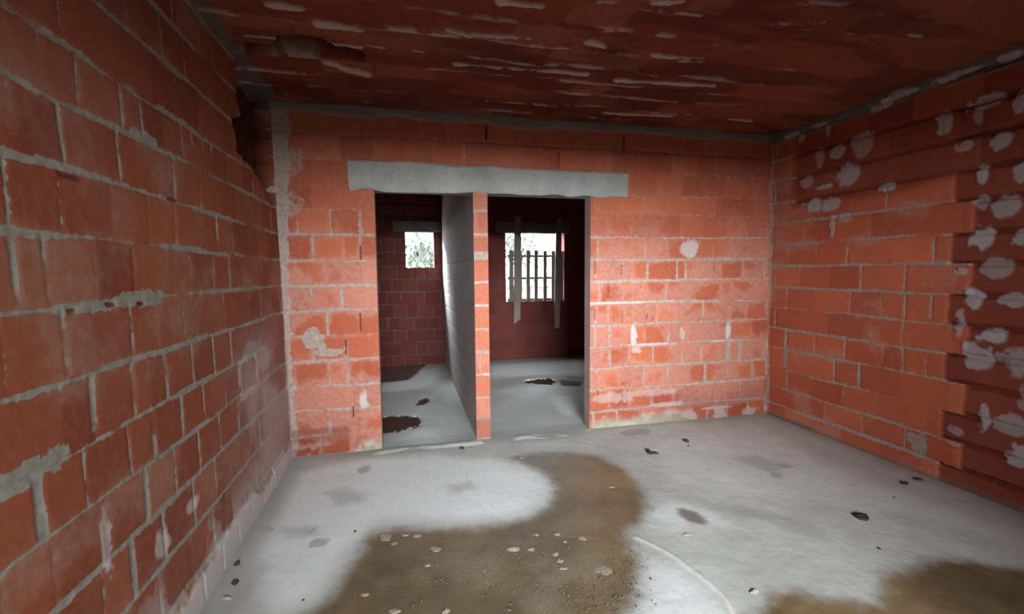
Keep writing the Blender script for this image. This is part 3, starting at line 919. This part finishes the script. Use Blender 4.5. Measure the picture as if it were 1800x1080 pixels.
def build_floor():
    s = Sheet()
    xs = axis_coords([XL - .15, XR + .15], .012)
    ys = axis_coords([REAR_Y - .2, 1.3, YF + .2, YB + .16], lambda a: .05 if a < 1 else (.011 if a < 2 else .018))
    s.grid(xs, ys, lambda u, v, h: np.stack([u, v, h], 1), floor_fn)
    tag(s.build('floor', M_FLOOR), 'grey concrete floor with brown wet patches', 'floor', kind='structure')


# ------------------------------------------------------------------ cast lintels
def lintel(name, x0, x1, z0, z1, y0, y1, mat, seed, amp, label):
    def rag(x, z):
        return amp * (vnoise(np.array([x * 7.]), np.array([z * 9.]), seed)[0] - .5) * 2
    us = np.linspace(x0, x1, max(8, int((x1 - x0) / .03)))
    sec = [(y1, z0), (y0 + .008, z0), (y0, z0 + .012), (y0 - .004, (z0 + z1) / 2), (y0, z1 - .012), (y0 + .008, z1), (y1, z1)]
    V, F = [], []
    ns = len(sec)
    for i, x in enumerate(us):
        for (y, z) in sec:
            zz = z + (rag(x, z) if z > z0 + .02 or y < y1 else 0)
            endw = rag(z * 3 + 5, x) if i in (0, len(us) - 1) else 0
            V.append((x + endw, y + .4 * rag(x + 3, z + 2) * (y < y1), zz))
    for i in range(len(us) - 1):
        for j in range(ns):
            a, b = i * ns + j, i * ns + (j + 1) % ns
            F.append((a, b, b + ns, a + ns))
    F.append(tuple(range(ns))[::-1])
    F.append(tuple((len(us) - 1) * ns + j for j in range(ns)))
    o = link(name, V, F, mat)
    bm = bmesh.new()
    bm.from_mesh(o.data)
    bmesh.ops.recalc_face_normals(bm, faces=bm.faces)
    bm.to_mesh(o.data)
    bm.free()
    tag(o, label, 'lintel', kind='structure')


build_far_wall()
build_left_wall()
build_right_wall()
build_rear_wall()
build_sky_blocker()
build_back_rooms()
build_ceiling()
build_floor()
lintel('trim_1', -.415, 1.968, 2.113, 2.335, YF - .022, YF + FAR_T - .01, M_LINTEL, 7, .013, 'long grey cast concrete lintel over both doorways')
lintel('trim_2', -.17, .61, 2.088, 2.26, YB - .02, YB + .14, M_LINTEL_DARK, 8, .006, 'short dark concrete lintel over the small window')
lintel('trim_3', 1.43, 2.70, 2.088, 2.27, YB - .02, YB + .14, M_LINTEL_DARK, 9, .006, 'dark concrete lintel over the barred window')


# ------------------------------------------------------------------ things: boards and pickets in the window
def board_bm(x0, x1, z0, z1, y0, y1, lean=0., seed=0, cut=0.):
    """sawn board with slightly wandering edges and one angled end"""
    r = random.Random(seed)
    bm = bmesh.new()
    n = 14
    rings = []
    for i in range(n + 1):
        t = i / n
        z = z0 + (z1 - z0) * t
        c = lean * (t - .5)
        w0, w1 = r.uniform(-.002, .002), r.uniform(-.002, .002)
        zz = (cut if i == 0 else 0.)
        b = min(.004, (x1 - x0) * .1)
        pts = [(x0 + c + w0 + b, y0, z), (x0 + c + w0, y0 + b, z), (x0 + c + w0, y1, z), (x1 + c + w1, y1, z + zz), (x1 + c + w1, y0 + b, z + zz), (x1 + c + w1 - b, y0, z + zz)]
        rings.append([bm.verts.new(p) for p in pts])
    for a, b in zip(rings[:-1], rings[1:]):
        for j in range(6):
            bm.faces.new((a[j], a[(j + 1) % 6], b[(j + 1) % 6], b[j]))
    bm.faces.new(rings[0][::-1])
    bm.faces.new(rings[-1])
    bmesh.ops.recalc_face_normals(bm, faces=bm.faces)
    return bm


def hbar_bm(x0, x1, z0, z1, y0, y1, seed):
    bm = board_bm(z0, z1, x0, x1, y0, y1, 0., seed)
    for v in bm.verts:
        v.co = Vector((v.co.z, v.co.y, v.co.x))
    bmesh.ops.recalc_face_normals(bm, faces=bm.faces)
    return bm


tag(from_bm('wooden_board', board_bm(1.728, 1.842, .60, 2.36, YB - .052, YB - .028, .03, 3, .07), M_WOOD), 'wide grey upright board nailed across the left of the barred window', 'board')
tag(from_bm('wooden_board', board_bm(2.433, 2.533, .49, 2.34, YB - .050, YB - .028, .04, 4, .02), M_WOOD), 'narrow pale upright board at the right of the barred window, hanging lower', 'board')
guard = empty('picket_panel', (2.1, YB + .03, .96))
tag(guard, 'dark wooden picket panel filling the lower part of the window', 'fence')
for (u0, u1, top) in ((896, 902, 440), (909, 917, 441), (926, 931, 441), (940, 944.7, 441), (955.8, 960.3, 441), (970, 976, 441.5), (983, 989.3, 442)):
    a, b = px(u0, 490, 1, YB + .03), px(u1, 490, 1, YB + .03)
    zt_, zb_ = px(u0, top, 1, YB + .03)[2], .962
    o = from_bm('picket', board_bm(a[0] - 2.108, b[0] - 2.092, zb_ - .96, zt_ - .96, -.011, .011, .006, int(u0)), M_PICKET, guard)
for zc_, hh in ((px(940, 450.5, 1, YB + .05)[2], .019), (px(940, 489, 1, YB + .05)[2], .020), (.985, .022)):
    from_bm('rail', hbar_bm(1.64 - 2.1, 2.585 - 2.1, zc_ - hh - .96, zc_ + hh - .96, .0115, .033, int(zc_ * 100)), M_PICKET, guard)


# ------------------------------------------------------------------ things: rubble on the floor
def chunk(name, u, v, w, asp, hgt, mat, label, cat, seed, group=None, rot=None):
    """a broken lump lying on the floor where pixel (u, v) meets it, w pixels wide"""
    p = px(u, v, 2, 0)
    dist = float(np.dot(p - EYE, FWD))
    sx = w / FOCAL * dist / 2
    r = random.Random(seed)
    bm = bmesh.new()
    bmesh.ops.create_icosphere(bm, subdivisions=3, radius=1)
    cuts = [Vector((r.uniform(-1, 1), r.uniform(-1, 1), r.uniform(-.6, 1))).normalized() for _ in range(7)]
    for vt in bm.verts:
        c = vt.co.normalized()
        k = 1.
        for q in cuts:
            dd = c.dot(q)
            if dd > .62: k = min(k, .62 / dd)
        x_, y_, z_ = c
        k *= 1 + .10 * math.sin(5 * x_ + seed) * math.sin(6 * y_ + seed * 2) + r.uniform(-.03, .03)
        vt.co = Vector((c.x * sx * k, c.y * sx * asp * k, (max(c.z * k, -.25) + .25) * hgt * (.45 if mat is M_PALE else .8)))
    o = from_bm(name, bm, mat, None)
    hz = .012 * (fbm(np.array([p[0] * 1.3]), np.array([p[1] * 1.3]), 181)[0] - .5) - .003
    o.location = (p[0], p[1], hz)
    o.rotation_euler = (0, 0, rot if rot is not None else -YAW + r.uniform(-.5, .5))
    tag(o, label, cat, group)
    return o


DARK = 'dark clods on the floor'
for i, (nm, u, v, w, asp, hgt, mat, lab, cat) in enumerate([
    ('soil_clod', 417, 993, 14, .8, .022, M_CLOD, 'black soil clod at the foot of the left wall, farthest of three', 'clod'),
    ('soil_clod', 413, 1027, 15, .9, .020, M_CLOD, 'black soil clod at the foot of the left wall, middle of three', 'clod'),
    ('mortar_crumb', 400, 1053, 20, .6, .014, M_GREY, 'flat grey crumb by the left wall, nearest of three', 'crumb'),
    ('pebble', 624, 935, 6, 1., .010, M_CLOD, 'tiny black pebble just left of the big wet patch', 'pebble'),
    ('pebble', 533, 1056, 9, .8, .008, M_CLOD, 'small dark pebble on pale floor at the bottom left', 'pebble'),
    ('soil_clod', 812, 789, 10, .8, .024, M_CLOD, 'dark clod on the threshold just left of the brick pillar foot', 'clod'),
    ('soil_clod', 1207, 776, 12, .9, .028, M_CLOD, 'round black clod on bare floor before the right part of the far wall', 'clod'),
    ('pebble', 1210, 784, 5, 1., .012, M_CLOD, 'tiny dark pebble beside the round black clod near the far wall', 'pebble'),
    ('soil_clod', 1590, 851, 16, .7, .026, M_CLOD, 'black clod near the right wall, left one of a pair', 'clod'),
    ('soil_clod', 1612, 843, 18, .6, .022, M_CLOD, 'black clod touching the foot of the right wall, right one of a pair', 'clod'),
    ('pebble', 1572, 874, 6, .9, .008, M_CLOD, 'tiny dark pebble in front of the pair of clods by the right wall', 'pebble'),
    ('pebble', 1546, 964, 8, .9, .010, M_CLOD, 'small dark pebble behind the wet patch at the right', 'pebble'),
    ('mortar_crumb', 1325, 1043, 17, .7, .018, M_GREY, 'grey crumb at the edge of the wet patch at the lower right', 'crumb'),
    ('mortar_crumb', 1205, 941, 18, .6, .010, M_GREY, 'flat grey crumb in front of the small oval stain', 'crumb'),
    ('pebble', 820, 839, 5, .9, .007, M_CLOD, 'tiny dark pebble on the pale dry area before the pillar', 'pebble'),
    ('mortar_crumb', 775, 784, 7, 1., .014, M_PALE, 'small white crumb on the left doorway threshold', 'crumb'),
    ('mortar_crumb', 829, 786, 9, .8, .012, M_PALE, 'small pale crumb beside the foot of the brick pillar', 'crumb'),
    ('mortar_slab', 924, 770, 28, .7, .018, M_PALE, 'flat pale mortar piece on the right doorway threshold', 'mortar piece'),
    ('mortar_crumb', 916, 805, 17, .7, .018, M_PALE, 'pale crumb at the far tip of the big wet patch', 'crumb'),
    ('mortar_flake', 1155, 809, 8, .6, .006, M_PALE, 'thin white flake in front of the dark twig', 'flake'),
    ('mortar_crumb', 678, 944, 30, .75, .010, M_PALE, 'long pale crumb at the left rim of the big wet patch', 'crumb'),
    ('mortar_crumb', 693, 955, 16, .6, .008, M_PALE, 'pale flat crumb just before the long one at the left rim of the wet patch', 'crumb'),
    ('mortar_crumb', 714, 940, 16, .8, .010, M_PALE, 'pale crumb at the wet patch rim, left one of a touching pair', 'crumb'),
    ('mortar_crumb', 732, 942, 17, .7, .010, M_PALE, 'pale crumb at the wet patch rim, right one of a touching pair', 'crumb'),
    ('mortar_slab', 766, 966, 26, .7, .008, M_PALE, 'flat whitish mortar piece in the left half of the wet patch', 'mortar piece'),
    ('mortar_crumb', 752, 993, 11, 1., .008, M_PALE, 'pinkish pale crumb in front of the flat whitish mortar piece', 'crumb'),
    ('mortar_crumb', 902, 965, 28, .75, .016, M_PALE, 'biggest pale round crumb in the middle of the wet patch', 'crumb'),
    ('mortar_crumb', 933, 966, 14, .8, .012, M_PALE, 'pale crumb just right of the biggest round crumb in the wet patch', 'crumb'),
    ('mortar_crumb', 943, 941, 13, .8, .010, M_PALE, 'pale crumb behind the biggest round crumb in the wet patch', 'crumb'),
    ('mortar_crumb', 978, 940, 15, .8, .014, M_PALE, 'bright angular crumb at the back of the crumb group in the wet patch', 'crumb'),
    ('mortar_crumb', 993, 953, 10, .9, .011, M_PALE, 'small crumb just in front of the bright angular crumb', 'crumb'),
    ('mortar_crumb', 975, 975, 15, .8, .012, M_PALE, 'pale crumb, farthest of a row of three in the wet patch', 'crumb'),
    ('mortar_crumb', 984, 986, 16, .8, .012, M_PALE, 'pale crumb, middle of a row of three in the wet patch', 'crumb'),
    ('mortar_crumb', 991, 1000, 16, .7, .012, M_PALE, 'pale crumb, nearest of a row of three in the wet patch', 'crumb'),
    ('mortar_crumb', 1024, 947, 18, .7, .009, M_PALE, 'dull flat crumb at the right of the crumb group in the wet patch', 'crumb'),
    ('mortar_slab', 1060, 1003, 34, .8, .008, M_PALE, 'broad flat mortar piece in the gritty right half of the wet patch', 'mortar piece'),
    ('mortar_crumb', 1076, 857, 15, .8, .014, M_PALE, 'lone pale crumb in the far right lobe of the wet patch', 'crumb'),
    ('mortar_crumb', 642, 1045, 18, .5, .008, M_PALE, 'thin dull crumb in the dark lower left of the wet patch', 'crumb'),
    ('mortar_crumb', 692, 1075, 24, .8, .012, M_PALE, 'pale crumb at the bottom edge of the wet patch, left of two', 'crumb'),
    ('mortar_crumb', 785, 1073, 19, .9, .012, M_PALE, 'pale crumb at the bottom edge of the wet patch, right of two', 'crumb'),
]):
    chunk(nm, u, v, w, asp, hgt, mat, lab, cat, 100 + i)

# a dry leaf-like scrap and a dark twig
def scrap(name, pts_px, lift, mat, label, cat, seed):
    """a curled flat scrap: outline seen at the pixels, laid on the floor with its own thickness"""
    r = random.Random(seed)
    P = [px(u, v, 2, 0) for u, v in pts_px]
    c = sum(P) / len(P)
    bm = bmesh.new()
    top, bot = [], []
    for p in P:
        q = p - c
        z = lift * (.4 + .6 * r.random())
        top.append(bm.verts.new((q[0], q[1], z + .005)))
        bot.append(bm.verts.new((q[0], q[1], z - lift * .4)))
    ct, cb = bm.verts.new((0, 0, .006 + lift * .15)), bm.verts.new((0, 0, 0))
    n = len(P)
    for i in range(n):
        j = (i + 1) % n
        bm.faces.new((top[i], top[j], ct))
        bm.faces.new((bot[j], bot[i], cb))
        bm.faces.new((top[j], top[i], bot[i], bot[j]))
    bmesh.ops.subdivide_edges(bm, edges=bm.edges[:], cuts=1, use_grid_fill=True)
    bmesh.ops.recalc_face_normals(bm, faces=bm.faces)
    o = from_bm(name, bm, mat, None, True)
    o.location = (c[0], c[1], .0)
    tag(o, label, cat)


scrap('dry_leaf', [(1500, 907), (1512, 906), (1523, 908), (1528, 914), (1524, 918), (1514, 916), (1505, 911)], .012, M_CLOD, 'flat dark dry leaf lying alone on the floor in front of the right wall', 'leaf', 1)
scrap('twig', [(1136, 793), (1140, 793), (1145, 797), (1151, 796), (1158, 800), (1150, 800), (1144, 801), (1138, 798)], .014, M_CLOD, 'bent dark twig on the floor behind the wet patch', 'twig', 2)

# fine gravel in the silt of the wet patch: uncountable, one object
rg = np.random.RandomState(9)
V, F = [], []
base_v = np.array([(1, 0, 0), (0, 1, 0), (-1, 0, 0), (0, -1, 0), (0, 0, 1), (0, 0, -.6)], float)
base_f = [(0, 1, 4), (1, 2, 4), (2, 3, 4), (3, 0, 4), (1, 0, 5), (2, 1, 5), (3, 2, 5), (0, 3, 5)]
for (u0, v0, su, sv, cnt) in ((1090, 985, 26, 34, 260), (1050, 1045, 45, 25, 170), (905, 985, 40, 18, 130), (1000, 925, 60, 25, 110), (830, 1000, 55, 25, 90), (960, 1050, 70, 20, 110), (700, 1040, 50, 25, 50)):
    for _ in range(cnt):
        p = px(u0 + su * rg.randn(), v0 + sv * rg.randn(), 2, 0)
        if p[1] < 1.5 or p[1] > 3.4:
            continue
        s_ = .0018 + .0035 * rg.rand() ** 2
        R = Euler((rg.rand() * .6, rg.rand() * .6, rg.rand() * 6)).to_matrix()
        k = len(V)
        sc = s_ * rg.uniform(.6, 1.4, 3)
        for b in base_v:
            q = R @ Vector(b * sc)
            V.append((p[0] + q[0], p[1] + q[1], .001 + q[2] + s_ * .4))
        F += [tuple(k + j for j in f) for f in base_f]
tag(link('gravel', V, F, M_GRAVEL), 'fine gravel strewn through the brown wet patch', 'gravel', kind='stuff')


# ------------------------------------------------------------------ outside
def ground_bm():
    bm = bmesh.new()
    n = 40
    vs = {}
    for i in range(n + 1):
        for j in range(n + 1):
            x, y = -40 + 80 * i / n, -40 + 90 * j / n
            vs[i, j] = bm.verts.new((x, y, -.14 + .03 * math.sin(x * .7) * math.cos(y * .6)))
    for i in range(n):
        for j in range(n):
            bm.faces.new((vs[i, j], vs[i + 1, j], vs[i + 1, j + 1], vs[i, j + 1]))
    return bm


tag(from_bm('ground', ground_bm(), M_GROUND, None, True), 'bare pale ground outside the windows', 'ground', kind='structure')


def tube(pts, radii, nseg=8):
    V, F = [], []
    for i, (p, r) in enumerate(zip(pts, radii)):
        p = Vector(p)
        d = (Vector(pts[min(i + 1, len(pts) - 1)]) - Vector(pts[max(i - 1, 0)])).normalized()
        a = d.orthogonal().normalized()
        b = d.cross(a)
        for k in range(nseg):
            t = 2 * math.pi * k / nseg
            V.append(p + (a * math.cos(t) + b * math.sin(t)) * r)
    for i in range(len(pts) - 1):
        for k in range(nseg):
            F.append((i * nseg + k, i * nseg + (k + 1) % nseg, (i + 1) * nseg + (k + 1) % nseg, (i + 1) * nseg + k))
    return V, F


def tree(name, x, y, crown_z, crown_r, leaves, leaf, droop, label, seed):
    r = random.Random(seed)
    t = empty(name, (x, y, -.14))
    tag(t, label, 'tree')
    V, F = tube([(0, 0, 0), (.05, .03, crown_z * .5), (.02, -.02, crown_z)], [.11, .09, .06])
    link('trunk', V, F, M_BARK, t, True)
    V, F = [], []
    tips = []
    for k in range(9):
        a = k * 2.4
        e = Vector((math.cos(a) * crown_r * .7, math.sin(a) * crown_r * .7, crown_z + crown_r * r.uniform(.0, .7)))
        v, f = tube([(.02, -.02, crown_z * .85), tuple(Vector((0, 0, crown_z)).lerp(e, .5) + Vector((0, 0, .15))), tuple(e)], [.045, .03, .012], 6)
        o = len(V)
        V += v
        F += [tuple(o + q for q in ff) for ff in f]
        tips.append(e)
    link('branch', V, F, M_BARK, t, True)
    V, F = [], []
    for _ in range(leaves):
        e = r.choice(tips)
        d = Vector((r.gauss(0, 1), r.gauss(0, 1), r.gauss(0, .7)))
        p = e * r.uniform(.75, 1.05) + d * crown_r * .28
        up = Vector((r.uniform(-1, 1), r.uniform(-1, 1), -droop + r.uniform(-.5, .5))).normalized()
        sd = up.orthogonal().normalized()
        sd = (sd * math.cos(r.uniform(0, 6)) + up.cross(sd) * math.sin(r.uniform(0, 6))).normalized()
        nrm = up.cross(sd) * leaf * .12
        L = leaf * r.uniform(.7, 1.3)
        o = len(V)
        V += [p, p + up * L * .45 + sd * L * .17 + nrm, p + up * L, p + up * L * .45 - sd * L * .17 + nrm, p + up * L * .5]
        F += [(o, o + 1, o + 4), (o + 1, o + 2, o + 4), (o + 2, o + 3, o + 4), (o + 3, o, o + 4)]
    link('foliage', V, F, M_LEAF, t)


p = px(743, 436, 1, 13.)
tree('tree', p[0], 13., p[2] + .05, .55, 260, .24, 1.2, 'tree with drooping leaves seen through the small window', 3)
p = px(900, 424, 1, 15.)
tree('tree', p[0] + .1, 15., p[2] - .05, .95, 900, .16, .3, 'pale green tree at the upper left of the barred window', 4)

# low stone wall and an earth mound beyond the big window
wl = empty('stone_wall', (3.6, 12.2, -.14))
tag(wl, 'low pale field-stone wall beyond the barred window', 'stone wall')
r = random.Random(2)
bm = bmesh.new()
z = 0.
for c in range(5):
    x = -1.7 + r.uniform(0, .2)
    hh = r.uniform(.24, .32)
    while x < 1.7:
        w_ = r.uniform(.3, .55)
        b = bmesh.ops.create_cube(bm, size=1)['verts']
        for vtx in b:
            vtx.co = Vector((x + w_ / 2 + vtx.co.x * (w_ - .03) + r.uniform(-.02, .02), vtx.co.y * .35 + r.uniform(-.03, .03), z + hh / 2 + vtx.co.z * (hh - .03) + r.uniform(-.015, .015)))
        x += w_
    z += hh
bmesh.ops.bevel(bm, geom=bm.edges[:], offset=.03, segments=2, affect='EDGES')
from_bm('stones', bm, M_STONE, wl)
from_bm('mortar_core', board_bm(-1.68, 1.68, 0., 1.25, -.12, .12, 0, 1), M_LINTEL_DARK, wl)
bm = bmesh.new()
bmesh.ops.create_icosphere(bm, subdivisions=4, radius=1)
for vtx in bm.verts:
    k = 1 + .12 * math.sin(vtx.co.x * 7 + 1) * math.sin(vtx.co.y * 6) + .05 * math.sin(vtx.co.z * 13)
    vtx.co = Vector((vtx.co.x * .45 * k, vtx.co.y * .45 * k, max(vtx.co.z, -.1) * .95 * k))
p = px(919, 512, 1, 11.)
o = from_bm('earth_mound', bm, M_EARTH, None, True)
o.location = (p[0] - .15, 11., -.1)
tag(o, 'reddish earth mound seen through the left pickets', 'mound')
